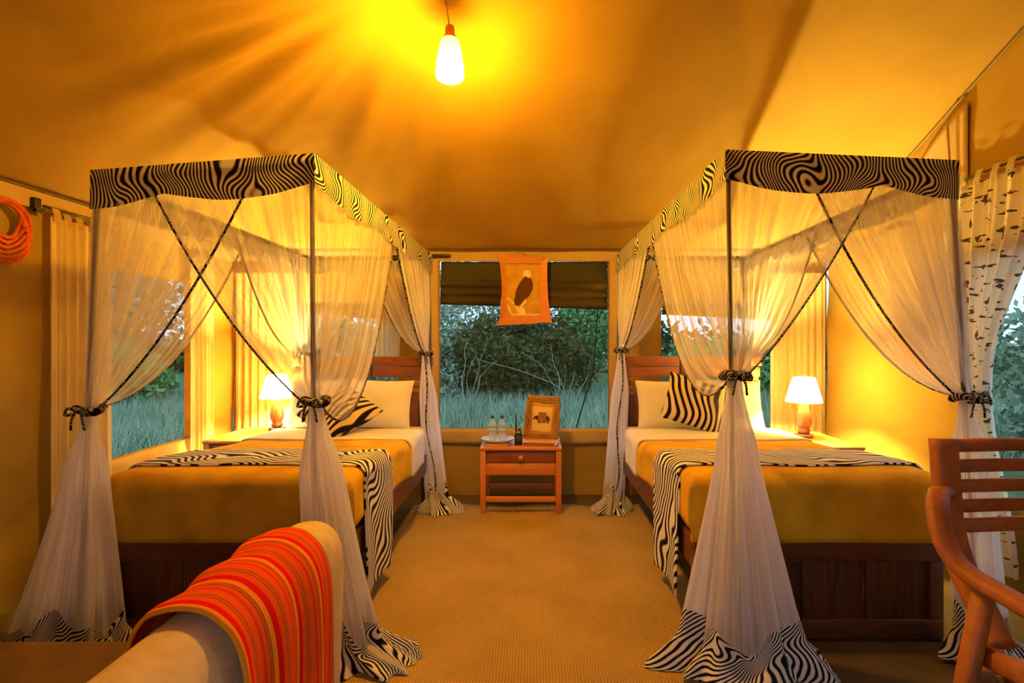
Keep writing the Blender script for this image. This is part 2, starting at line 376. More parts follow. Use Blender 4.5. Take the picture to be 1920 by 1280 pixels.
struct('wall_gable', grid(60, 14, lambda u, v: (XR + .012 * wob(u * 5, v, 2) * v * (1 - v) * 4, YF + (YB - YF) * u, EAVE + (ceil_z(XR, YF + (YB - YF) * u) - EAVE) * v)), 'canvas', smooth=True)
wall('wall_front', XL, XR, 0, EAVE, [(-.55, .55, 0, 1.98)], lambda u, v: (u, YF, v))
struct('floor', rbox(XL - .1, XR + .1, YF - .3, YB + .1, -.05, 0, 0), 'floor')
# woven mat, wavy rear edge
def rugf(u, v):
    x = -.90 + 1.76 * u; yb = 4.17 + .012 * math.sin(9 * x) + .01 * math.sin(21 * x + 1); return (x, YF + .1 + (yb - YF - .1) * v, .008 + .003 * math.sin(9 * x) * sm(v, .9, 1))
tag(mk('woven_mat', grid(60, 40, rugf), 'rug', solid=.012), 'long woven sisal mat on the floor between the two beds', 'rug')

# eave hems, laps and seams
struct('trim_1', rbox(XL, XR, YB - .022, YB - .006, EAVE - .095, EAVE - .012, .004), 'canvas_lap')
struct('trim_2', tube([(XL + .02 + (XR - XL - .04) * i / 40, YB - .022, EAVE - .006 + .004 * math.sin(i * 1.1)) for i in range(41)], .010, 6), 'seam')
struct('trim_3', rbox(XL + .008, XL + .03, YF, YB, EAVE - .10, EAVE - .012, .004), 'canvas_lap')
struct('trim_4', tube([(XL + .03, YF + .02 + (YB - YF - .04) * i / 40, EAVE - .006) for i in range(41)], .008, 6), 'seam')
struct('trim_5', tube([(XR - .018, YF + .1 + (YB - YF - .12) * i / 60, ceil_z(XR - .018, YF + .1 + (YB - YF - .12) * i / 60) - .006) for i in range(61)], .005, 6), 'seam')
def hip(i, n=40):
    t = i / n; x = -2.35 + t * 1.93; y = YB - .43 / .45 * (x - XL); return (x, y, ceil_z(x, y) - .004)
def lap(name, x0, x1, z0, z1):
    return struct(name, grid(40, 4, lambda u, v: (x0 + (x1 - x0) * u, YB - .022 - .008 * math.sin(PI * v) + .006 * wob(u * 4, v, 1.2), z0 + (z1 - z0) * v)), 'canvas_lap', smooth=True, solid=.006)
lap('trim_7', -.80, .70, .43, .56)
lap('trim_8', 1.08, 2.06, .45, .565); lap('trim_9', -2.03, -1.09, .45, .565)
struct('trim_10', grid(24, 6, lambda u, v: (XL + .03 + .015 * math.sin(v * PI) + .008 * math.sin(24 * u + 3 * v), 3.05 + .9 * u, .30 + .29 * v)), 'canvas_lap', smooth=True, solid=.006)
struct('trim_11', rbox(.672, .76, YB - .03, YB - .012, .4, EAVE - .09, .004), 'canvas_lap')
struct('trim_12', rbox(-.86, -.768, YB - .03, YB - .012, .4, EAVE - .09, .004), 'canvas_lap')
# stitched reinforcing patch and guy loop on the gable
struct('trim_13', grid(10, 10, lambda u, v: (XR - .02, 3.44 - .42 * u, EAVE + .12 + (.20 + .42 * u * (1 - .35 * u)) * v)), 'canvas_lap', smooth=True, solid=.005)

# window screens and the rolled flaps
def screen(name, geo):
    o = mk(name, geo, 'screen'); o['kind'] = 'structure'; return o
for i, (a, b, c, d) in enumerate(WB): screen('window_%d' % (i + 1), grid(6, 6, lambda u, v: (a + (b - a) * u, YB + .012, c + (d - c) * v)))
a, b, c, d = WL[0]; screen('window_4', grid(6, 6, lambda u, v: (XL - .01, a + (b - a) * u, c + (d - c) * v)))
a, b, c, d = WR[0]; screen('window_5', grid(6, 6, lambda u, v: (XR + .01, a + (b - a) * u, c + (d - c) * v)))
def rolled(x0, x1, ztop, zbot, label, fold=3):
    def f(u, v):
        x = x0 + (x1 - x0) * u; z = ztop + (zbot + .02 * (u - .5) * -2.5 * .9 - ztop) * v
        bulge = .012 + .055 * abs(math.sin(fold * PI * max(0, v - .42) / .58)) ** .6 * (1 if v > .42 else 0)
        return (x, YB + .03 + bulge * .2 - bulge + .004 * wob(x * 3, v * 2), z)
    tag(mk('window_flap', grid(30, 40, f), 'flap', solid=.006), label, 'flap')
rolled(-.75, .655, 1.965, 1.585, 'dark brown canvas flap rolled up across the central window')
rolled(1.115, 2.025, 1.62, 1.50, 'short dark flap rolled at the top of the window behind the right bed', 2)
rolled(-1.995, -1.125, 1.62, 1.50, 'short dark flap rolled at the top of the window behind the left bed', 2)

# ------------------------------------------------------------------ garden outside
struct('ground', grid(20, 20, lambda u, v: (-40 + 80 * u, -30 + 80 * v, -.06)), 'ground')
def leaves(n, cx, cy, cz, rx, ry, rz, s0, s1, hollow=.35):
    d = np.random.normal(size=(n, 3)); d /= np.linalg.norm(d, axis=1)[:, None]
    r = hollow + (1 - hollow) * np.random.rand(n) ** .6
    lump = 1 + .22 * np.sin(4 * d[:, 0] + 3 * d[:, 2] + cx) * np.cos(5 * d[:, 1] + 2 * d[:, 2])
    c = d * (r * lump)[:, None] * np.array([rx, ry, rz]) + np.array([cx, cy, cz])
    a = np.random.normal(size=(n, 3)); a /= np.linalg.norm(a, axis=1)[:, None]
    b = np.cross(a, np.random.normal(size=(n, 3))); b /= np.linalg.norm(b, axis=1)[:, None]
    s = (s0 + (s1 - s0) * np.random.rand(n))[:, None]
    V = np.stack([c - a * s, c + b * s * .45, c + a * s, c - b * s * .45], 1).reshape(-1, 3)
    V[:, 2] = np.maximum(V[:, 2], -.05)
    F = np.arange(n * 4).reshape(-1, 4); return V, F.tolist()
def branches(cx, cy, h, k, spread, r0=.03, lean=0.0):
    gs = []
    for i in range(k):
        a = random.uniform(0, 2 * PI); sp = spread * random.uniform(.3, 1); hh = h * random.uniform(.7, 1)
        gs.append(tube(cr([(cx + .1 * math.cos(a), cy + .1 * math.sin(a), -.06), (cx + sp * .35 * math.cos(a) + lean * .3, cy + sp * .35 * math.sin(a), hh * .4),
                           (cx + sp * .6 * math.cos(a + .4) + lean * .6, cy + sp * .6 * math.sin(a + .4), hh * .75), (cx + sp * math.cos(a + .2) + lean, cy + sp * math.sin(a + .2), hh)], 4), lambda t: r0 * (1 - .8 * t), 6))
    return join(*gs)
def shrub(name, cat, label, cx, cy, cz, rx, ry, rz, n, leaf, bh, nb, br='trunk', s=(.05, .10), r0=.03):
    t = thing(name, (cx, cy, -.06), label, cat, 'plants outside the tent')
    mk('foliage', leaves(n, cx, cy, cz, rx, ry, rz, *s), LEAF[leaf], t, False)
    mk('branches', branches(cx, cy, bh, nb, rx * .8, r0), br, t)
shrub('bush', 'bush', 'dark dense bush in the middle of the central window view', -.25, 12.0, .95, 1.75, 1.2, .98, 17000, 0, 2.6, 9, s=(.035, .085))
shrub('bush', 'bush', 'grey-green thorny bush at the left of the central window view', -2.3, 11.5, 1.35, 1.0, .9, 1.5, 5600, 2, 2.9, 9, 'branch', (.035, .08), .024)
shrub('bush', 'bush', 'bright green bush at the right of the central window view', 1.35, 12.6, 1.7, .62, .7, 1.15, 9000, 1, 2.4, 6, s=(.035, .085))
shrub('tree', 'tree', 'tall grey-leaved tree rising behind the dark bush', -.6, 16.5, 2.9, 3.2, 1.5, 1.6, 4600, 2, 4.0, 10, 'branch', (.05, .11), .05)
shrub('tree', 'tree', 'tall tree whose crown fills the upper right of the central window', 3.4, 17.5, 3.7, 2.2, 1.4, 1.0, 5000, 0, 4.0, 7, 'trunk', (.05, .11), .05)
shrub('bush', 'bush', 'bush seen through the window behind the right bed headboard', 4.9, 12.5, .6, 1.9, 1.0, .8, 5000, 1, 1.3, 6, s=(.06, .13))
shrub('bush', 'bush', 'bush seen through the window behind the left bed headboard', -5.2, 12.5, .9, 2.2, 1.0, 1.3, 5500, 2, 1.8, 6, s=(.06, .13))
shrub('bush', 'bush', 'dark bush outside the left side window', -8.6, 10.2, .6, 1.5, 1.6, .9, 5200, 1, 1.4, 6, s=(.06, .13))
shrub('tree', 'tree', 'tree standing outside the left side window', -11.0, 13.6, 2.3, 2.0, 1.7, 1.5, 4600, 2, 3.3, 6, 'branch', (.08, .16), .06)
shrub('bush', 'bush', 'olive bush outside the right side window', 6.2, 5.4, .9, .9, 1.6, 1.1, 5000, 2, 1.5, 6)
def twig_path(x, y, h, rnd):
    p = Vector((x, y, -.06)); d = Vector((rnd.uniform(-.35, .35), rnd.uniform(-.2, .2), 1)); out = [p.copy()]
    while p.z < h:
        d += Vector((rnd.uniform(-.35, .35), rnd.uniform(-.25, .25), rnd.uniform(-.15, .1))); d.z = max(d.z, .35); p = p + d.normalized() * .16; out.append(p.copy())
    return out
for bx, by, bh, lab in ((-1.25, 9.6, 1.45, 'bare pale twiggy shrub outside, left in the central window view'), (.62, 9.8, 1.3, 'bare pale twiggy shrub outside, right in the central window view')):
    bt = thing('bare_shrub', (bx, by, -.06), lab, 'shrub', 'plants outside the tent'); rnd = random.Random(bh * 100)
    for q in range(7):
        mk('twig', tube(twig_path(bx + rnd.uniform(-.3, .3), by, bh * rnd.uniform(.5, 1), rnd), lambda s: .009 * (1 - .7 * s), 5), 'branch', bt)
def tree_line():
    gs = [leaves(1500, x, 25 + 2 * math.sin(x), .6, 2.8, 1.4, 1.3 + .5 * math.sin(1.7 * x), .13, .26, .1) for x in range(-27, 28, 4)]
    o = mk('tree_line', join(*gs), LEAF[0], smooth=False); tag(o, 'dark distant tree line behind the garden bushes', 'trees', kind='stuff')
tree_line()
def grassm():
    n = 42000; x = np.random.uniform(-9, 9, n); y = np.random.uniform(6.0, 14, n); sel = np.random.rand(n) < .35
    x = np.where(sel, np.random.uniform(-13, -5, n), x); y = np.where(sel, np.random.uniform(6, 15, n), y)
    h = np.random.uniform(.08, .36, n); a = np.random.uniform(0, 2 * PI, n); wd = .012
    l = np.random.normal(0, .10, (n, 2)); dx, dy = np.cos(a) * wd, np.sin(a) * wd
    V = np.stack([np.stack([x - dx, y - dy, np.full(n, -.06)], 1), np.stack([x + dx, y + dy, np.full(n, -.06)], 1), np.stack([x + l[:, 0], y + l[:, 1], h], 1)], 1).reshape(-1, 3)
    o = mk('grass', (V, np.arange(n * 3).reshape(-1, 3).tolist()), 'grass', smooth=False); tag(o, 'pale bluish tall grass growing outside the tent windows', 'grass', kind='stuff')
grassm()
tag(mk('guy_rope', tube([(.60, 4.58, 1.75), (.62, 5.2, 1.0), (.40, 5.9, -.05)], .007, 6), 'black'), 'dark guy rope slanting down outside the central window', 'rope')

# ------------------------------------------------------------------ pendant lamp
def pendant():
    x, y = -.380, 2.545; zt = ceil_z(x, y); zb = 2.54
    t = thing('pendant_lamp', (x, y, zt), 'glowing white glass pendant lamp hanging on a thin cord from the tent roof', 'pendant lamp')
    mk('cord', tube([(x - .02, y, zt + .003), (x - .012, y, zt - .06), (x, y, zb + .24)], .004, 6), 'cord', t)
    mk('socket', lathe([(.010, .262), (.020, .258), (.024, .235), (.024, .215), (.034, .205), (.040, .19)], (x, y, zb), 20), 'wood_o', t)
    g = lathe([(.040, .192), (.047, .178), (.055, .135), (.062, .085), (.067, .04), (.067, .022), (.060, .008), (.045, .0), (.0, -.002)], (x, y, zb), 32, cap=False)
    pm, pt_, po_ = nt('pendant_glow'); em = N(pt_, 'ShaderNodeEmission'); em.inputs[0].default_value = PEND_COL
    tcx = N(pt_, 'ShaderNodeTexCoord'); sx_ = N(pt_, 'ShaderNodeSeparateXYZ'); L(pt_, tcx.outputs['Generated'], sx_.inputs[0])
    mr = N(pt_, 'ShaderNodeMapRange'); L(pt_, sx_.outputs[2], mr.inputs[0])          # glow fades upward, to soften the bright spot on the roof
    for i_, v_ in ((1, 0.0), (2, 0.75), (3, PEND_E), (4, PEND_E * .035)): mr.inputs[i_].default_value = v_
    L(pt_, mr.outputs[0], em.inputs[1]); L(pt_, em.outputs[0], po_.inputs[0])
    sh = mk('glass_shade', g, pm, t)
    mk('rim', tube([(x + .0675 * math.cos(a), y + .0675 * math.sin(a), zb + .05) for a in np.linspace(0, 2 * PI, 33)[:-1]], .0016, 5, True), 'wood_pale', sh)
pendant()

# ------------------------------------------------------------------ beds
def fold(a, lo, hi, r):
    if a < lo + r:
        t = lo + r - a; th = min(t / r, PI / 2); ex = max(0, t - r * PI / 2); return lo + r - r * math.sin(th), r * (1 - math.cos(th)) + ex
    if a > hi - r:
        t = a - (hi - r); th = min(t / r, PI / 2); ex = max(0, t - r * PI / 2); return hi - r + r * math.sin(th), r * (1 - math.cos(th)) + ex
    return a, 0.0
Y0, Y1 = 2.30, 4.15
def bed_top(y): return .640 + .062 * sm(3.6 - y, 0, 1.15)
def drape(x0, x1, hl, hr, ya, yb, hf, lift, r, nu, nv, wr=.004):
    """cloth over the bed: hangs hl/hr at the sides and hf over the foot (ya is the foot face when hf)"""
    def f(u, v):
        a = x0 - hl + (x1 - x0 + hl + hr) * u
        x, da = fold(a, x0 - lift, x1 + lift, r)
        if hf:
            b = ya - hf + (yb - ya + hf) * v
            y, db = fold(b, ya - lift, 99, r)
        else: y, db = ya + (yb - ya) * v, 0.0
        z = bed_top(y) + lift - max(da, db)
        if da > r or db > r:
            s = wr * 2 * math.sin(11 * y + 3 * z) if da > db else wr * math.sin(10 * x + 2 * z)
            if da > db: x += s * (1 if x > (x0 + x1) / 2 else -1)
            else: y += s
        else: z += wr * wob(x * 2, y * 2, 1.4)
        return (x, y, z)
    return grid(nu, nv, f, lambda u, v: ((x0 - hl + (x1 - x0 + hl + hr) * u), (yb - ya + hf) * v))
def pillow(name, c, wd, ht, th, rot, mat, parent=None, label=None, cat=None, group=None, frill=0):
    R = rot if isinstance(rot, Matrix) else Euler(rot).to_matrix(); n = 28
    def side(s):
        def f(u, v):
            a, b = 2 * u - 1, 2 * v - 1
            k = (1 - a ** 4) * (1 - b ** 4); pin = 1 - .07 * (1 - abs(b) ** 2) * abs(a) ** 3, 1 - .07 * (1 - abs(a) ** 2) * abs(b) ** 3
            p = Vector((a * wd / 2 * pin[0], s * th / 2 * max(0, k) ** .55 * (1 + .08 * wob(a, b, 1.5)), b * ht / 2 * pin[1]))
            return tuple(R @ p + Vector(c))
        return grid(n, n, f, lambda u, v: (u * wd, v * ht))
    g = join(side(-1), side(1))
    o = mk(name, g, mat, parent)
    if label: tag(o, label, cat, group)
    return o
def bed(X0, X1, aisle, labels, grp):
    Wd = X1 - X0; lb = labels
    t = thing('bed', ((X0 + X1) / 2, 3.2, 0), lb['bed'], 'bed', 'twin beds')
    # footboard
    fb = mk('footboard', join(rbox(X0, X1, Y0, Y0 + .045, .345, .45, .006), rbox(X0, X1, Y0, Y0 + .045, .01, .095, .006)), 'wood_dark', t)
    n = 7; pw = (Wd - .12) / n
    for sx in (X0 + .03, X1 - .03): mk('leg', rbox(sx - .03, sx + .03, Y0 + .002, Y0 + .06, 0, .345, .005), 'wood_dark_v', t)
    for i in range(n):
        a = X0 + .06 + i * pw; off = .008 if i % 2 else .022
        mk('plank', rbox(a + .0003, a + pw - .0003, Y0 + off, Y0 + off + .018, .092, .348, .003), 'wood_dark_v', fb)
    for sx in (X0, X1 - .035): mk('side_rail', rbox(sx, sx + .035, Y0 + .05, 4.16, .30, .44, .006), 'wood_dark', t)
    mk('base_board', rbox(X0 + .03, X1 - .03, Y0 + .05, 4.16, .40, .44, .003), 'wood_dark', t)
    # headboard
    hb = mk('headboard', join(rbox(X0, X0 + .07, 4.165, 4.215, 0, 1.04, .006), rbox(X1 - .07, X1, 4.165, 4.215, 0, 1.04, .006), rbox(X0 + .07, X1 - .07, 4.17, 4.21, .40, .52, .005)), 'wood_v', t)
    xc = X0 + .43 * Wd if aisle < 0 else X1 - .43 * Wd
    for (z0, z1) in ((1.045, 1.175),):
        mk('board', rbox(X0 - .02, xc - .006, 4.155, 4.215, z0 + .055, z1, .006), 'wood', hb); mk('board', rbox(xc + .006, X1 + .02, 4.155, 4.215, z0 + .055, z1, .006), 'wood', hb)
        mk('board', rbox(X0 - .01, xc - .006, 4.162, 4.212, z0 - .03, z0 + .05, .005), 'wood', hb); mk('board', rbox(xc + .006, X1 + .01, 4.162, 4.212, z0 - .03, z0 + .05, .005), 'wood', hb)
    for (z0, z1) in ((.945, .985), (.89, .925)): mk('slat', rbox(X0 + .06, X1 - .06, 4.17, 4.205, z0, z1, .004), 'wood', hb)
    pn = 6; q = (Wd - .14) / pn
    for i in range(pn): mk('panel', rbox(X0 + .07 + i * q + .002, X0 + .07 + (i + 1) * q - .002, 4.178 + .006 * (i % 2), 4.205, .52, .875, .004), 'wood_v', hb)
    # mattress in its fitted sheet
    m = mk('mattress', rbox(X0 + .005, X1 - .005, Y0 + .055, 4.15, .442, .637, .05, 5), 'sheet'); tag(m, lb['mattress'], 'mattress', 'mattresses')
    al, ar = (.21, .155) if aisle < 0 else (.155, .21)
    g = drape(X0, X1, al, ar, Y0 + .012, 3.50, .275, .012, .05, 70, 60)
    tag(mk('blanket', g, 'blanket', solid=.012), lb['blanket'], 'blanket', 'gold blankets')
    al, ar = (.24, .16) if aisle < 0 else (.16, .24)
    tag(mk('top_sheet', drape(X0, X1, al, ar, 3.40, 3.82, 0, .024, .05, 70, 18, .003), 'sheet', solid=.010), lb['sheet'], 'bed sheet', 'turned-down white sheets')
    al, ar = (.62, .16) if aisle < 0 else (.16, .62)
    tag(mk('bed_runner', drape(X0, X1, al, ar, 2.46, 2.88, 0, .026, .05, 110, 18, .006), 'zeb_run', solid=.008), lb['runner'], 'bed runner', 'zebra bed runners')
    return t
bed(-1.83, -.78, 1, dict(bed='dark wooden bed on the left, its foot behind the beige sofa', mattress='white sheeted mattress on the left wooden bed', blanket='gold plush blanket spread over the left bed',
    sheet='white sheet turned down across the left bed', runner='zebra striped runner across the foot of the left bed'), 'left')
bed(.71, 1.79, -1, dict(bed='dark wooden bed on the right, its foot behind the slatted armchair', mattress='white sheeted mattress on the right wooden bed', blanket='gold plush blanket spread over the right bed',
    sheet='white sheet turned down across the right bed', runner='zebra striped runner across the foot of the right bed'), 'right')
# pillows and cushions
pg = 'white bed pillows'
pillow('pillow', (1.055, 4.03, .815), .50, .38, .15, (-.28, 0, .02), 'sheet', None, 'white pillow on the right bed, nearest the aisle', 'pillow', pg)
pillow('pillow', (1.535, 4.04, .815), .46, .38, .15, (-.28, 0, -.03), 'sheet', None, 'white pillow on the right bed, nearest the table lamp', 'pillow', pg)
pillow('pillow', (-1.135, 4.03, .82), .50, .38, .15, (-.28, .03, -.02), 'sheet', None, 'white pillow on the left bed, nearest the aisle', 'pillow', pg)
pillow('pillow', (-1.60, 4.04, .815), .44, .38, .15, (-.28, 0, .03), 'sheet', None, 'white pillow on the left bed, nearest the table lamp', 'pillow', pg)
pillow('cushion', (1.175, 3.80, .855), .43, .37, .15, Matrix.Rotation(-.45, 3, 'X') @ Matrix.Rotation(.33, 3, 'Y'), 'zeb_cush', None, 'square zebra striped cushion leaning on the right bed pillows', 'cushion', 'zebra cushions')
pillow('cushion', (-1.32, 3.70, .80), .43, .43, .15, Matrix.Rotation(-1.0, 3, 'X') @ Matrix.Rotation(.72, 3, 'Y'), 'zeb_cush', None, 'zebra striped cushion lying tilted on the left bed pillows', 'cushion', 'zebra cushions')

# ------------------------------------------------------------------ canopies and mosquito nets
def canopy(pt, pb, tie, aisle, lab_frame, lab_net, tails, foot_ov, aisle_ov):
    """pt/pb/tie: dict corner -> post top, post bottom, tie point. corners: fi, fo (foot inner/outer), ri, ro (rear)"""
    V3 = {k: Vector(v) for k, v in pt.items()}; T = {k: Vector(v) for k, v in tie.items()}
    t = thing('canopy_frame', (sum(v.x for v in V3.values()) / 4, 3.1, 0), lab_frame, 'canopy frame', 'four-post canopy frames')
    for k in pt: mk('post', tube([pb[k], (Vector(pb[k]) + V3[k]) / 2, pt[k]], .010, 8), 'post', t)
    for (a, b) in (('fi', 'fo'), ('fi', 'ri'), ('ri', 'ro'), ('fo', 'ro')):
        mk('top_rail', tube([V3[a] + Vector((0, 0, -.012)), V3[b] + Vector((0, 0, -.012))], .009, 8), 'post', t)
    nt_ = thing('mosquito_net', (t.location.x, 3.1, 0), lab_net, 'mosquito net', 'bed nets')
    ctr = Vector((sum(v.x for v in V3.values()) / 4, 3.1, 0))
    out = {}
    for (a, b) in (('fi', 'fo'), ('fi', 'ri'), ('ri', 'ro'), ('fo', 'ro')):
        A, B = V3[a], V3[b]; n = Vector((0, 0, 1)).cross(B - A).normalized()
        if n.dot((A + B) / 2 - ctr) < 0: n = -n
        ln = (B - A).length; nu = int(ln * 60)
        def f(u, v):
            p = A.lerp(B, u); drop = .105 + .045 * (abs(math.sin(1.5 * PI * u)) if (a, b) == ('fi', 'fo') else .6 * abs(math.sin(2.5 * PI * u)))
            e = .019 + .003 * math.sin(u * ln * 30) * v; p = p + (B - A).normalized() * (.019 * (2 * u - 1))
            return tuple(p + n * e + Vector((0, 0, .012 - (drop + .012) * v)))
        mk('valance', grid(nu, 8, f, lambda u, v: (u * ln + {'fifo': 0, 'firi': 2.3, 'riro': 4.1, 'foro': 6.7}[a + b] + (11 if aisle < 0 else 0), v * .15)), 'zeb_val', nt_)
    A, B, C, D = V3['fi'], V3['fo'], V3['ro'], V3['ri']
    mk('net_roof', grid(16, 24, lambda u, v: tuple(A.lerp(B, u).lerp(D.lerp(C, u), v) + Vector((0, 0, .012 - .05 * math.sin(PI * u) * math.sin(PI * v)))), lambda u, v: (u, v * 2)), 'net_roof', nt_)
    def panel(a, b, ov, sag, seed, lim=None):
        A = V3[a]; B = A.lerp(V3[b], ov); Tp = T[a]; ln = (B - A).length
        n = Vector((0, 0, 1)).cross(B - A).normalized()
        if n.dot((A + B) / 2 - ctr) < 0: n = -n
        ax = (B - A).normalized(); h = A.z - Tp.z; rnd = random.Random(seed); ph = rnd.uniform(0, 6)
        def f(u, v):
            P = A.lerp(B, u) + Vector((0, 0, -.03)) + n * .009 - ax * .009 * (1 - u)
            bun = Tp + ax * (.038 * u - .012 * (1 - u)) + n * (.012 + .020 * math.sin(9 * u + ph) * min(1, 4 * u)) + Vector((0, 0, 0.0))
            c1 = P.lerp(bun, .33) + Vector((0, 0, -sag * u ** 1.5 * h)); c2 = P.lerp(bun, .67) + Vector((0, 0, -sag * u ** 1.5 * h)) 
            p = bez(P, c1, c2, bun, v)
            am = .0115 * math.sin(PI * min(1, v * 1.08)) ** .9 if v < .925 else .003
            return tuple(p + n * am * (math.sin(2 * PI * 9 * u * ln + ph) + .6 * math.sin(2 * PI * 17 * u * ln + 2 * ph)))
        g = grid(max(24, int(ln * 70)), 40, f, lambda u, v: (u * ln * 1.6 + seed, v * h))
        c = mk('curtain', g, 'net', nt_)
        mk('edge_trim', tube([Vector(f(1, i / 40)) for i in range(41)], .0068, 6, flat=.6), 'zeb_trim', c)
    panel('fo', 'fi', foot_ov, .14, 1); panel('fi', 'fo', foot_ov + .015, .12, 2)
    panel('fi', 'ri', aisle_ov, .62, 3); panel('ri', 'fi', 1 - aisle_ov + .01, .20, 4)
    panel('fo', 'ro', .56, .30, 5); panel('ro', 'fo', .50, .34, 6)
    panel('ri', 'ro', .52, .25, 7); panel('ro', 'ri', .52, .25, 8)
    for k, (fx, fy, rx, ry, mid, hx, hy, sd) in tails.items():
        Tp = T[k]; rnd = random.Random(sd); p1, p2 = rnd.uniform(0, 6), rnd.uniform(0, 6)
        def hemz(a): return .175 + .045 * math.sin(3 * a + p1) + .03 * math.sin(7 * a + p2)
        def ring(z, ang):
            v = (Tp.z - z) / Tp.z; s = v ** 1.0
            bx = Tp.x + (fx - Tp.x) * (v ** 1.35); by = Tp.y + (fy - Tp.y) * v
            g_ = .028 + (mid - .028) * sm(v, 0, .30) if v < .30 else mid + (1 - mid) * 0
            ex = g_ if v < .30 else mid + (rx - mid) * ((v - .30) / .70) ** 1.1; ey = (g_ if v < .30 else mid + (ry - mid) * ((v - .30) / .70) ** 1.1) * .8
            pl = 1 + sm(v, .02, .35) * (.16 * math.sin(7 * ang + p1 + 1.2 * v) + .10 * math.sin(13 * ang + p2 - v))
            return Vector((bx + ex * pl * math.cos(ang), by + ey * pl * math.sin(ang), z))
        nu, nv = 96, 34
        tl = mk('net_tail', grid(nu, nv, lambda u, v: tuple(ring(Tp.z - (Tp.z - hemz(2 * PI * u)) * v, 2 * PI * u)), lambda u, v: (u * 2.6, v * 1.0)), 'net_tail', nt_)
        def hem(u, v):
            a = 2 * PI * u; p = ring(hemz(a) * (1 - v * .96), a); e = sm(v, .35, 1.0)
            cr_ = 1 + .5 * math.sin(5 * a + p2) + .3 * math.sin(11 * a + p1) + .25 * math.sin(17 * a)
            q = p + Vector((math.cos(a) * .045 * e * cr_ + hx * e * max(0, .35 + math.cos(a) * (1 if hx > 0 else -1)), math.sin(a) * .045 * e * cr_ + hy * e, 0))
            q.z = max(q.z + .045 * e * (1 - .6 * e) * max(0, math.sin(6 * a + p1) + .5 * math.sin(14 * a + p2)), .018); return tuple(q)
        mk('hem', grid(nu, 16, hem, lambda u, v: (u * 1.6, v * .26)), 'zeb_hem', tl)
        # zebra front edge running down the head-end tails
        if k in ('ri', 'ro'):
            a0 = -PI / 2
            mk('edge_trim', tube([ring(Tp.z - .02 - (Tp.z - .19) * i / 30, a0 + .25 * math.sin(i * .3)) + Vector((0, -.006, 0)) for i in range(31)], .007, 6, flat=.6), 'zeb_trim', tl)
        tie_ = mk('tie', tube([Tp + Vector((.046 * math.cos(a), .040 * math.sin(a), .008 * math.sin(a * 2))) for a in np.linspace(0, 2 * PI, 25)[:-1]], .016, 8, True), 'zeb_trim', nt_)
        bows = []
        for s in (-1, 1):
            bows.append(tube(cr([Tp + Vector((s * .01, -.055, 0)), Tp + Vector((s * .03, -.068, .014)), Tp + Vector((s * .045, -.066, -.012)), Tp + Vector((s * .02, -.06, -.012))], 5), .0055, 6))
            bows.append(tube(cr([Tp + Vector((s * .01, -.055, 0)), Tp + Vector((s * .022, -.062, -.035)), Tp + Vector((s * .028, -.058, -.075))], 5), .0045, 6))
        mk('bow', join(*bows), 'zeb_trim', tie_)
canopy(dict(fi=(-.877, 2.15, 2.035), fo=(-1.778, 2.20, 1.986), ri=(-.77, 4.10, 1.948), ro=(-1.68, 4.10, 1.94)),
       dict(fi=(-.866, 2.15, .012), fo=(-1.86, 2.20, .012), ri=(-.775, 4.235, .012), ro=(-1.75, 4.235, .012)),
       dict(fi=(-.862, 2.15, 1.055), fo=(-1.815, 2.20, 1.014), ri=(-.80, 4.10, 1.20), ro=(-1.72, 4.10, 1.20)), 1,
       'slender dark four-post canopy frame around the left bed', 'sheer white mosquito net with zebra valance tied back around the left bed',
       dict(fi=(-.715, 2.15, .13, .12, .075, .075, 0, 1), fo=(-1.90, 2.18, .20, .16, .08, -.02, 0, 2), ri=(-.69, 4.04, .075, .07, .06, .05, -.03, 3), ro=(-1.90, 4.28, .05, .05, .05, 0, 0, 4)), .75, .54)
canopy(dict(fi=(.800, 2.15, 2.05), fo=(1.738, 2.20, 2.026), ri=(.685, 4.10, 1.948), ro=(1.64, 4.10, 1.94)),
       dict(fi=(.828, 2.15, .012), fo=(1.85, 2.20, .012), ri=(.69, 4.235, .012), ro=(1.72, 4.235, .012)),
       dict(fi=(.825, 2.15, 1.16), fo=(1.80, 2.20, 1.065), ri=(.705, 4.10, 1.225), ro=(1.68, 4.10, 1.20)), -1,
       'slender dark four-post canopy frame around the right bed', 'sheer white mosquito net with zebra valance tied back around the right bed',
       dict(fi=(.86, 2.12, .25, .16, .075, -.03, -.01, 5), fo=(1.84, 2.17, .09, .08, .07, .03, -.02, 6), ri=(.625, 4.04, .075, .07, .06, -.03, -.03, 7), ro=(1.83, 4.28, .05, .05, .05, 0, 0, 8)), .67, .54)

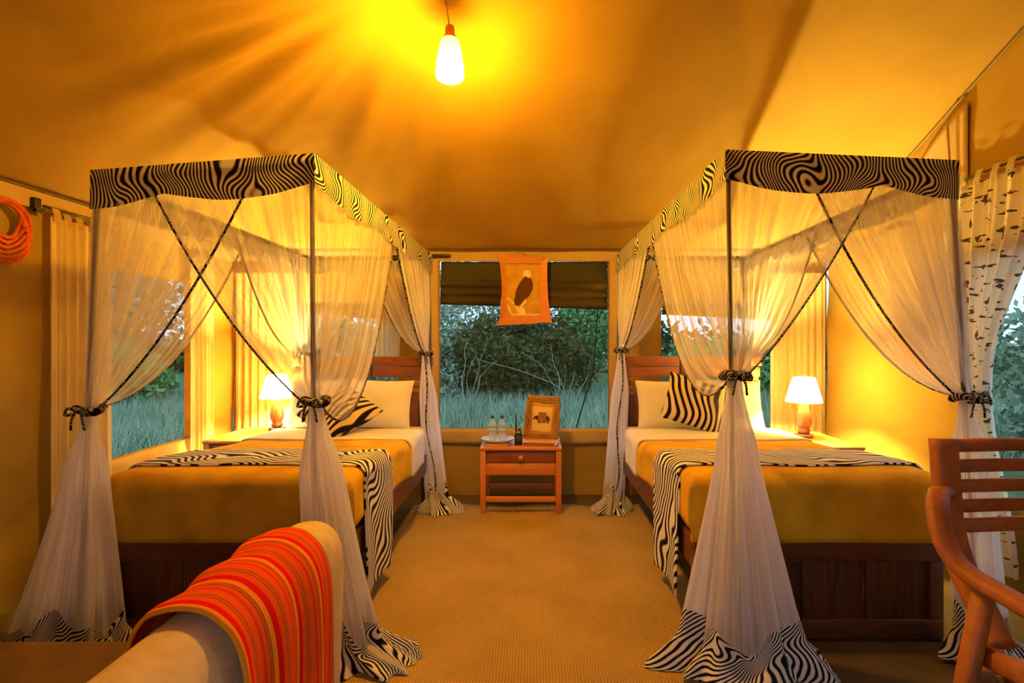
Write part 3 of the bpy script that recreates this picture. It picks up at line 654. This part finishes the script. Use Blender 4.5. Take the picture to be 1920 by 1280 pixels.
# ------------------------------------------------------------------ curtains on the walls
def hanging(label, fn_line, ztop, zbot, amp, waves, mat='curtain', gather=None, tabs=0, nrm=(0, -1, 0)):
    """fn_line(u) -> (x, y) along the wall; gather(v) -> (centre u, width factor)"""
    nx, ny, _ = nrm
    def f(u, v):
        c, wf = gather(v) if gather else (.5, 1)
        uu = c + (u - .5) * wf; x, y = fn_line(uu)
        d = amp * (1 - .5 * (1 - wf)) * (math.sin(2 * PI * waves * u) + .35 * math.sin(2 * PI * waves * 2.3 * u + 1 + v)) * (.55 + .45 * v) + amp * 1.3
        return (x + nx * d, y + ny * d, ztop + (zbot - ztop) * v)
    ln = math.dist(fn_line(0), fn_line(1))
    if not tabs:
        return tag(mk('curtain', grid(110, 30, f, lambda u, v: (u * ln * 1.5, v * (ztop - zbot))), mat), label, 'curtain', 'curtains')
    x, y = fn_line(.5); t = thing('curtain', (x, y, zbot), label, 'curtain', 'curtains')
    mk('cloth', grid(110, 30, f, lambda u, v: (u * ln * 1.5, v * (ztop - zbot))), mat, t)
    for i in range(tabs):
        a = (i + .35) / tabs; q = [f(a + d, 0) for d in (-.03, .03)]
        hw = .5 * math.dist(q[0], q[1]) + .008; c = Vector(f(a, 0)); lx = Vector(fn_line(1) + (0,)) - Vector(fn_line(0) + (0,)); lx.normalize()
        mk('tab', grid(3, 8, lambda u, v: tuple(c + lx * (u - .5) * .045 + Vector((nx, ny, 0)) * .012 * math.cos(PI * v * 2) * 1 + Vector((0, 0, -.02 + .085 * math.sin(PI * v))))), mat, t)
    rod = [fn_line(-.08), fn_line(1.08)]
    mk('rod', tube([(p[0] + nx * .02, p[1] + ny * .02, ztop + .048) for p in rod], .007, 8), 'post', t)
    return t
hanging('cream tab-top curtain on the left wall beneath the red rope coil', lambda u: (XL + .03, 2.72 + .40 * u), 1.93, .12, .018, 6, tabs=5, nrm=(1, 0, 0))
hanging('narrow cream curtain on the left wall, beyond the side window', lambda u: (XL + .03, 3.84 + .30 * u), 1.93, .40, .018, 5, nrm=(1, 0, 0))
hanging('glowing cream curtain behind the table lamp beside the left bed', lambda u: (-2.44 + .50 * u, YB - .04), 1.86, .30, .018, 8)
hanging('short cream curtain behind the left headboard, nearest the aisle', lambda u: (-1.28 + .20 * u, YB - .04), 1.86, 1.0, .014, 4)
hanging('glowing cream curtain behind the table lamp beside the right bed', lambda u: (2.0 + .46 * u, YB - .04), 1.86, .30, .018, 8)
hanging('birch bark printed curtain swept aside on the right wall', lambda u: (XR - .03, 3.12 - .62 * u), 2.16, .10, .030, 6, 'birch',
        lambda v: (.5 + (-.16) * sm(v, 0, .5) + .06 * sm(v, .55, 1), 1 - .70 * sm(v, .05, .52) + .35 * sm(v, .56, 1)), 6, (-1, 0, 0))
tag(mk('curtain_tieback', tube([(XR - .09 + .05 * math.cos(a), 2.92 + .10 * math.sin(a), 1.02) for a in np.linspace(0, 2 * PI, 25)[:-1]], .012, 8, True), 'zeb_trim'), 'dark patterned tie holding back the birch print curtain', 'tieback')

# red coil on the left wall, eave clip, cord on the gable
def coil():
    cy, cz = 2.49, 1.865; t = thing('rope_coil', (XL + .05, cy, cz - .17), 'coiled red-orange rope hanging on the left tent wall', 'rope')
    for i in range(6):
        r = .078 + .0125 * i
        mk('loop', tube([(XL + .05 + .008 * math.sin(3 * a + i), cy + r * .95 * math.cos(a), cz + .01 * i * -1 + r * math.sin(a) * 1.06) for a in np.linspace(0, 2 * PI, 41)[:-1]], .0085, 8, True), 'rope', t)
coil()
tag(mk('eave_clip', join(rbox(XL + .025, XL + .055, 2.635, 2.675, 1.955, 2.01, .006), rbox(XL + .03, XL + .05, 2.65, 2.70, 1.94, 1.965, .004)), 'black'), 'small black clip at the left eave above the curtain', 'clip')
tag(mk('eave_bracket', join(rbox(-.84, -.66, YB - .055, YB - .025, 1.995, 2.02, .005), rbox(-.84, -.815, YB - .05, YB - .02, 1.965, 2.0, .004)), 'black'), 'flat dark bracket on the eave left of the eagle picture', 'bracket')
tag(mk('cord', tube([(XR - .05, 3.13, 2.60), (XR - .045, 3.12, 2.35), (XR - .05, 3.115, 2.14)], .007, 6), 'cord'), 'thin tan cord hanging from the right gable beside the birch curtain', 'cord')

# ------------------------------------------------------------------ nightstand and bedside tables
def nightstand(x0, x1, y0, y1, zt, label, group):
    t = thing('nightstand', ((x0 + x1) / 2, (y0 + y1) / 2, 0), label, 'nightstand', group); lw = .042
    for (a, b) in ((x0, y0), (x1 - lw, y0), (x0, y1 - lw), (x1 - lw, y1 - lw)): mk('leg', rbox(a, a + lw, b, b + lw, .012, zt - .022, .005), 'wood_ov', t)
    mk('top', rbox(x0 - .004, x1 + .004, y0 - .006, y1, zt - .022, zt, .006), 'wood_o', t)
    mk('side_panel', rbox(x0 + .01, x0 + .03, y0 + lw, y1 - lw, zt - .205, zt - .022, .003), 'wood_o', t); mk('side_panel', rbox(x1 - .03, x1 - .01, y0 + lw, y1 - lw, zt - .205, zt - .022, .003), 'wood_o', t)
    mk('apron', rbox(x0 + lw, x1 - lw, y0 + .008, y0 + .03, zt - .205, zt - .118, .004), 'wood_o', t)
    d = mk('drawer', rbox(x0 + lw + .003, x1 - lw - .003, y0 + .014, y0 + .034, zt - .114, zt - .028, .004), 'wood', t)
    xf = Euler((PI / 2, 0, 0)).to_matrix()
    mk('knob', lathe([(.008, 0), (.008, .012), (.016, .016), (.019, .026), (.014, .036), (.002, .039)], ((x0 + x1) / 2, y0 + .014, zt - .072), 16, xf), 'wood_o', d)
    mk('bottom_panel', rbox(x0 + .02, x1 - .02, y0 + .03, y1 - .02, zt - .205, zt - .19, .002), 'wood_o', t)
    mk('back_panel', rbox(x0 + lw, x1 - lw, y1 - .03, y1 - .012, zt - .205, zt - .022, .002), 'wood_o', t)
    mk('stretcher', rbox(x0 + lw, x1 - lw, y0 + .006, y0 + .03, .10, .14, .004), 'wood_o', t)
    mk('stretcher', rbox(x0 + lw, x1 - lw, y1 - .036, y1 - .012, .10, .14, .004), 'wood_o', t)
nightstand(-.367, .237, 3.95, 4.34, .505, 'orange wooden nightstand with one drawer under the central window', 'nightstands')
nightstand(-2.28, -1.86, 3.72, 4.30, .60, 'wooden bedside table beneath the lamp left of the left bed', 'nightstands')
nightstand(1.84, 2.20, 3.50, 4.10, .60, 'wooden bedside table beneath the lamp right of the right bed', 'nightstands')

def shade_mat():
    m, t, o = nt('lamp_shade_parchment'); tr = N(t, 'ShaderNodeBsdfTranslucent'); tr.inputs[0].default_value = (0.95, 0.86, 0.62, 1)
    d = N(t, 'ShaderNodeBsdfDiffuse'); d.inputs[0].default_value = (0.9, 0.8, 0.55, 1)
    tc = N(t, 'ShaderNodeTexCoord'); n1 = N(t, 'ShaderNodeTexNoise', i_Scale=30.0, i_Detail=4.0); L(t, tc.outputs['Object'], n1.inputs['Vector'])
    L(t, ramp(t, n1.outputs[0], [(0.3, (0.90, 0.80, 0.55)), (0.7, (0.97, 0.90, 0.68))]), tr.inputs[0])
    mx = N(t, 'ShaderNodeMixShader'); mx.inputs[0].default_value = .72; L(t, d.outputs[0], mx.inputs[1]); L(t, tr.outputs[0], mx.inputs[2]); L(t, mx.outputs[0], o.inputs[0]); return m
M['shade'] = shade_mat(); M['bulb'] = emit('bulb_glow', c4(LAMP_COL), LAMP_E)
def table_lamp(x, y, z, label):
    t = thing('table_lamp', (x, y, z), label, 'table lamp', 'bedside lamps')
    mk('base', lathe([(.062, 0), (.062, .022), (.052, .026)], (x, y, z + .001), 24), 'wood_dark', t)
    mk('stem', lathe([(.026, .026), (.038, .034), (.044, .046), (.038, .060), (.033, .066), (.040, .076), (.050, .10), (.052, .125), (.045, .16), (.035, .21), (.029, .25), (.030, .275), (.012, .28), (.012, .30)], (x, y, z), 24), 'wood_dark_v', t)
    mk('socket', lathe([(.016, .278), (.046, .282), (.046, .288), (.016, .300)], (x, y, z), 20), 'wood_pale', t)  # flared wide as an added shield, keeping bulb light off the stem
    mk('bulb', lathe([(.012, .30), (.016, .312), (.027, .335), (.029, .352), (.022, .374), (.002, .384)], (x, y, z), 18), 'bulb', t)
    s = mk('lamp_shade', lathe([(.122, .255), (.118, .275), (.098, .345), (.078, .41), (.070, .432)], (x, y, z), 40, cap=False), 'shade', t)
    for zz, r in ((.255, .122), (.432, .070)): mk('rim', tube([(x + r * math.cos(a), y + r * math.sin(a), z + zz) for a in np.linspace(0, 2 * PI, 41)[:-1]], .003, 5, True), 'wood_pale', s)
    # small three-legged bird mark pinned on the shade front
    def P(a, zz, d=.003): r = .122 + (.070 - .122) * (zz - .255) / .177 + d; return (x + r * math.sin(a), y - r * math.cos(a), z + zz)
    g = [tube([P(-.10, .335), P(-.02, .352), P(.02, .36)], .003, 5), tube([P(.10, .335), P(.03, .348), P(-.02, .356)], .003, 5), tube([P(0, .338), P(0, .364)], .003, 5)]
    mk('motif', join(*g), 'print_dark', s)
table_lamp(-1.96, 4.14, .60, 'lit table lamp with parchment shade beside the left bed')
table_lamp(1.985, 3.86, .60, 'lit table lamp with parchment shade beside the right bed')

# ------------------------------------------------------------------ things on the central nightstand
ZT = .505
tr_ = thing('tray', (-.245, 4.11, ZT), 'round pale tray holding the water bottles on the nightstand', 'tray')
mk('rim', lathe([(.075, .022), (.118, .034), (.126, .044), (.129, .044), (.120, .030), (.078, .017)], (-.245, 4.11, ZT), 36, cap=False), 'tray', tr_)
mk('dish', lathe([(.108, 0), (.112, .012), (.090, .019), (.07, .022), (.001, .022)], (-.245, 4.11, ZT + .001), 36, cap=False), 'wood_pale', tr_)
def bottle(x, y, label):
    z = ZT + .024; t = thing('water_bottle', (x, y, z), label, 'bottle', 'water bottles')
    b = mk('body', lathe([(.026, 0), (.031, .004), (.032, .03), (.030, .045), (.032, .06), (.032, .115), (.028, .135), (.016, .158), (.012, .166), (.012, .172)], (x, y, z), 24), 'bottle', t)
    mk('label_band', lathe([(.0325, .066), (.0325, .112)], (x, y, z), 24, cap=False), 'blabel', b)
    mk('stripe', lathe([(.0330, .082), (.0330, .096)], (x, y, z), 24, cap=False), 'white', b)
    mk('cap', lathe([(.013, .170), (.014, .172), (.014, .190), (.012, .193)], (x, y, z), 18), 'cap', t)
bottle(-.285, 4.12, 'clear water bottle with blue cap on the tray, further from the radio')
bottle(-.212, 4.12, 'clear water bottle with blue cap on the tray, nearer the radio')
rd = thing('two_way_radio', (-.085, 4.06, ZT), 'black handheld radio with long antenna on the nightstand', 'radio')
rb = mk('body', join(rbox(-.115, -.055, 4.045, 4.08, ZT + .001, ZT + .085, .006), rbox(-.108, -.062, 4.047, 4.078, ZT + .083, ZT + .115, .008)), 'black', rd)
mk('antenna', tube([(-.104, 4.062, ZT + .11), (-.104, 4.063, ZT + .18), (-.106, 4.064, ZT + .245)], lambda s: .006 - .002 * s, 8), 'black', rd)
mk('dial', lathe([(.008, .113), (.008, .126), (.006, .128)], (-.075, 4.062, ZT), 12), 'black', rd)
mk('speaker_grille', rbox(-.108, -.062, 4.042, 4.046, ZT + .03, ZT + .07, .001), 'post', rb)
mk('display', rbox(-.100, -.070, 4.044, 4.048, ZT + .092, ZT + .106, .001), 'blabel', rb)
# wooden folder under the small frame
xb = Matrix.Translation((.09, 4.10, ZT)) @ Euler((0, 0, -.12)).to_matrix().to_4x4()
fo = thing('wooden_box', (.09, 4.10, ZT), 'flat pale wooden box under the bark photo frame', 'box')
mk('lid', rbox(-.135, .135, -.10, .11, .022, .034, .004, xf=xb), 'wood_pale', fo); mk('body', rbox(-.128, .128, -.092, .105, .001, .023, .003, xf=xb), 'bark', fo)
mk('bead', lathe([(.001, -.012), (.008, -.009), (.012, 0), (.008, .009), (.001, .012)], tuple(xb @ Vector((.118, -.108, .018))), 14), 'white', fo)
# bark frame
BF = Matrix.Translation((.085, 4.12, ZT + .036)) @ Euler((-.20, .07, -.10)).to_matrix().to_4x4()
bf = thing('photo_frame', (.085, 4.12, ZT + .036), 'small bark-twig photo frame with a buffalo picture on the nightstand', 'photo frame')
def pf(x, y, z): return tuple(BF @ Vector((x, y, z)))
for (p, q) in (((-.118, .0), (.118, .0)), ((-.118, .29), (.118, .29)), ((-.112, 0), (-.112, .29)), ((.112, 0), (.112, .29))):
    for k in range(3):
        o_ = (k - 1) * .016; dx, dz = (0, o_) if p[1] == q[1] else (o_, 0)
        pts = [pf(p[0] + (q[0] - p[0]) * s + dx + .003 * math.sin(9 * s + k * 2), -.008 - .004 * (k == 1), .015 + p[1] + (q[1] - p[1]) * s * .93 + dz + .003 * math.sin(8 * s + k)) for s in np.linspace(-.03, 1.03, 12)]
        mk('twig', tube(pts, lambda s, k=k: .0095 + .0015 * math.sin(14 * s + k), 7), 'bark', bf)
mount = mk('mount', rbox(-.115, .115, -.004, .004, .008, .292, .001, xf=BF), 'print_gold', bf)
mk('picture', rbox(-.075, .075, -.008, -.003, .055, .245, .001, xf=BF), 'print_cream', bf)
buf = [(-.060, .034), (-.062, .046), (-.050, .052), (-.058, .062), (-.046, .060), (-.036, .064), (-.018, .072), (.002, .078), (.022, .070), (.040, .064), (.050, .052), (.056, .030), (.050, .036), (.044, .034), (.044, .010), (.036, .010), (.032, .030), (.006, .026), (-.014, .028), (-.018, .008), (-.026, .008), (-.030, .030), (-.044, .038)]
mk('buffalo', prism(buf, lambda x, z: pf(x * 1.15, -.0125, z + .11), lambda x, z: pf(x * 1.15, -.007, z + .11)), 'print_dark', bf, False)
mk('stand', rbox(-.03, .03, .03, .038, -.004, .20, .002, xf=BF @ Euler((.32, 0, 0)).to_matrix().to_4x4()), 'bark', bf)

# ------------------------------------------------------------------ eagle picture
def eagle():
    Y = 4.40; S = Y / 1000.0
    def w_(px, py, y=Y): return ((px - PX) * S, y, CAMZ - (py - PY) * S)
    top = cr([(931, 475, 0), (958, 475, 0), (985, 479, 0), (1005, 482, 0), (1027, 483, 0)], 4); right = cr([(1027, 483, 0), (1026, 510, 0), (1028, 560, 0), (1032, 588, 0), (1036, 608, 0)], 4)
    bot = cr([(1036, 608, 0), (1026, 604, 0), (990, 607, 0), (929, 610, 0)], 4); left = cr([(929, 610, 0), (937, 595, 0), (938, 570, 0), (941, 545, 0), (938, 500, 0), (931, 475, 0)], 4)
    inner = [(947, 494), (1013, 494), (1013, 591), (947, 591)]
    t = thing('picture_frame', w_(983, 608), 'orange wavy-edged wooden picture frame with an eagle, hung before the central window', 'picture frame')
    def rail(outer, a, b):
        o2 = [(p.x, p.y) for p in outer]; n = len(o2); i2 = [(a[0] + (b[0] - a[0]) * k / (n - 1), a[1] + (b[1] - a[1]) * k / (n - 1)) for k in range(n)]
        V, F = [], []
        for y in (Y, Y + .030):
            for p in o2: V.append(w_(p[0], p[1], Y)[:1] + (y,) + w_(p[0], p[1])[2:])
            for p in i2: V.append(w_(p[0], p[1])[:1] + (y + (.006 if y == Y else 0),) + w_(p[0], p[1])[2:])
        for k in range(n - 1):
            F += [[k, k + 1, n + k + 1, n + k], [2 * n + k, 3 * n + k, 3 * n + k + 1, 2 * n + k + 1], [k, 2 * n + k, 2 * n + k + 1, k + 1], [n + k, n + k + 1, 3 * n + k + 1, 3 * n + k]]
        F += [[0, n, 3 * n, 2 * n], [n - 1, 3 * n - 1, 4 * n - 1, 2 * n - 1]]
        mk('rail', (V, F), 'wood_o', t, False)
    rail(top, inner[0], inner[1]); rail(right, inner[1], inner[2]); rail(bot, inner[2], inner[3]); rail(left, inner[3], inner[0])
    pc = mk('picture', rbox(w_(945, 0)[0], w_(1015, 0)[0], Y + .016, Y + .022, w_(0, 593)[2], w_(0, 492)[2], .001), 'print_gold', t, False)
    def flat(name, pts, mat, d): mk(name, prism(pts, lambda x, y: w_(x, y)[:1] + (Y + .0155 - d,) + w_(x, y)[2:], lambda x, y: w_(x, y)[:1] + (Y + .0165,) + w_(x, y)[2:]), mat, pc, False)
    flat('branch', [(948, 558), (953, 557), (962, 565), (972, 577), (978, 575), (984, 577), (986, 589), (1011, 588), (1011, 591), (960, 591), (956, 586), (950, 571), (954, 572), (960, 588), (972, 588), (966, 574), (957, 563)], 'print_pale', .001)
    flat('eagle_body', [(983, 519), (989, 517), (996, 521), (999, 530), (999, 541), (995, 550), (990, 557), (985, 561), (978, 569), (972, 573), (965, 572), (964, 564), (966, 552), (968, 543), (974, 530)], 'print_dark', .002)
    flat('eagle_head', [(980, 518), (981, 508), (986, 505), (992, 506), (996, 511), (996, 517), (992, 521), (986, 518)], 'print_pale', .003)
    flat('eagle_legs', [(980, 566), (986, 559), (986, 567), (978, 576), (974, 577)], 'print_pale', .003)
    mk('hanger', tube([w_(965, 480, Y + .03), w_(975, 466, Y + .06), w_(990, 481, Y + .03)], .002, 5), 'black', t)
eagle()

# ------------------------------------------------------------------ sofa with striped throw
def sofa():
    t = thing('sofa', (-.9, .85, 0), 'beige upholstered sofa with a brown seat in the left foreground', 'sofa')
    # rolled back: cross-section in XZ, swept along Y and rounded off at the far end
    def sec(y):
        e = sm(y, 1.20, 1.47); top = .842 - .012 * e - .16 * max(0, (y - 1.41) / .06) ** 2 * .25
        return [(-.66, .20), (-.668, .60), (-.66, .75), (-.637, top - .03), (-.60, top - .006), (-.555, top), (-.52, top - .008), (-.49, top - .035), (-.474 , top - .085), (-.478, .60), (-.488, .40), (-.49, .20)], e
    V, F = [], []; ys = list(np.linspace(.25, 1.38, 26)) + [1.41, 1.435, 1.452, 1.462]
    for y in ys:
        s, e = sec(y); sh = max(0, (y - 1.38) / .082); sq = math.sqrt(max(0, 1 - sh * sh)) * .55 + .45 if sh > 0 else 1
        cx = -.57
        for (x, z) in s:
            V.append((cx + (x - cx) * sq - .012 * e, y, z - (0 if z < .7 else .03 * sh ** 2)))
    n = 12
    for j in range(len(ys) - 1):
        for k in range(n): F.append([j * n + k, j * n + (k + 1) % n, (j + 1) * n + (k + 1) % n, (j + 1) * n + k])
    F += [list(range(n))[::-1], [(len(ys) - 1) * n + k for k in range(n)]]
    b = mk('backrest', (V, F), 'sofa', t); sd = b.modifiers.new('round', 'SUBSURF'); sd.levels = sd.render_levels = 1
    mk('seat', rbox(-1.72, -.672, .22, 1.47, .24, .485, .035, 4), 'sofa_brown', t)
    mk('base', rbox(-1.70, -.50, .26, 1.44, .11, .24, .01), 'sofa_brown', t)
    for (x, y) in ((-1.64, .32), (-.56, .32), (-1.64, 1.38), (-.56, 1.38)): mk('leg', lathe([(.020, .012), (.028, .112)], (x, y, 0), 12), 'wood_v', t)
    # throw over the back
    prof = cr([(-.705, 0, .40), (-.690, 0, .60), (-.678, 0, .755), (-.648, 0, .826), (-.605, 0, .850), (-.555, 0, .857), (-.515, 0, .848), (-.478, 0, .815), (-.458, 0, .755), (-.452, 0, .66), (-.452, 0, .52), (-.446, 0, .36), (-.440, 0, .25)], 6)
    acc = [0.0]
    for i in range(1, len(prof)): acc.append(acc[-1] + (prof[i] - prof[i - 1]).length)
    def f(u, v):
        k = u * (len(prof) - 1); i = min(int(k), len(prof) - 2); p = prof[i].lerp(prof[i + 1], k - i)
        wv = .004 * math.sin(16 * v + 3 * u) * (1 + 2 * sm(abs(u - .5), .15, .5)); y = .872 + .385 * v + .02 * math.sin(5 * u + 1) - .01 * u
        ed = 1 - sm(v, 0, .12)
        return (p.x + wv * math.tanh((u - .47) * 12) + .004 * ed, y, p.z + .5 * wv + .002)
    tag(mk('throw', grid(90, 50, f, lambda u, v: (u * acc[-1], v * .385 + .0)), 'throw', solid=.007), 'red and orange striped throw draped over the beige sofa back', 'throw')
sofa()

# ------------------------------------------------------------------ slatted wooden armchair (right foreground)
def armchair():
    t = thing('armchair', (1.70, 1.45, 0), 'orange-brown wooden armchair with slatted back in the right foreground', 'armchair')
    X, Y = 1.385, 1.78; W = .60; SX, SY = Vector((1, 0, 0)), Vector((0, 1, 0))
    def lean(z): return .10 * (z - .40)                 # the chair faces the camera; its back leans away
    for x in (X + .038, X + W - .038):
        mk('back_post', sweep_rect(cr([(x, Y - .17, .37), (x, Y - .10, .46), (x, Y - .02, .56), (x, Y + lean(.68), .68), (x, Y + lean(.80), .80), (x, Y + lean(.957), .962)], 4), .085, .050, SX), 'wood_chair', t)
    for z0, z1 in ((.918, .962), (.850, .893), (.783, .826), (.718, .760), (.652, .698)):
        mk('slat', sweep_rect([(X + .055, Y + lean(z0) - .004, (z0 + z1) / 2), (X + W / 2, Y + lean(z0) + .02, (z0 + z1) / 2), (X + W - .055, Y + lean(z0) - .004, (z0 + z1) / 2)], .024, z1 - z0, SY), 'wood_chair', t)
    prof = [(.015, .80, .785), (-.045, .745, .798), (-.095, .685, .768), (-.118, .640, .705), (-.112, .600, .645), (-.100, .545, .615), (-.090, .45, .605), (-.085, .30, .60), (-.085, .14, .61)]
    for s in (0, 1):
        mx = (lambda d: X + d) if s == 0 else (lambda d: X + W - d)
        mk('arm', sweep_rect(cr([(mx(d), y + 1.0, z) for d, y, z in prof], 6), .060, .040, SX), 'wood_chair', t)
        mk('arm_support', sweep_rect([(mx(-.115), 1.60, .012), (mx(-.095), 1.575, .30), (mx(-.060), 1.55, .595)], .045, .058, SX), 'wood_chair', t)
        mk('front_leg', sweep_rect([(mx(-.085), 1.14, .012), (mx(-.085), 1.16, .30), (mx(-.085), 1.18, .59)], .045, .055, SX), 'wood_chair', t)
        mk('side_rail', sweep_rect([(mx(-.05), 1.60, .372), (mx(-.05), 1.45, .395), (mx(-.055), 1.14, .42)], .035, .060, SX), 'wood_chair', t)
    for x in (X + .02, X + W - .02): mk('seat_rail', sweep_rect([(x, 1.70, .255), (x, 1.14, .375)], .03, .045, SX), 'wood_chair', t)
    for z_, y_ in ((.33, 1.60), (.36, 1.17)): mk('cross_rail', sweep_rect([(X - .09, y_, z_ - .03), (X + W + .09, y_, z_ - .03)], .03, .045, SY), 'wood_chair', t)
    for k in range(8):
        y = 1.66 - k * .066
        mk('seat_slat', sweep_rect([(X + .0, y, .285 + .014 * k), (X + W - .0, y, .285 + .014 * k)], .062, .018, SY), 'wood_chair', t)
armchair()
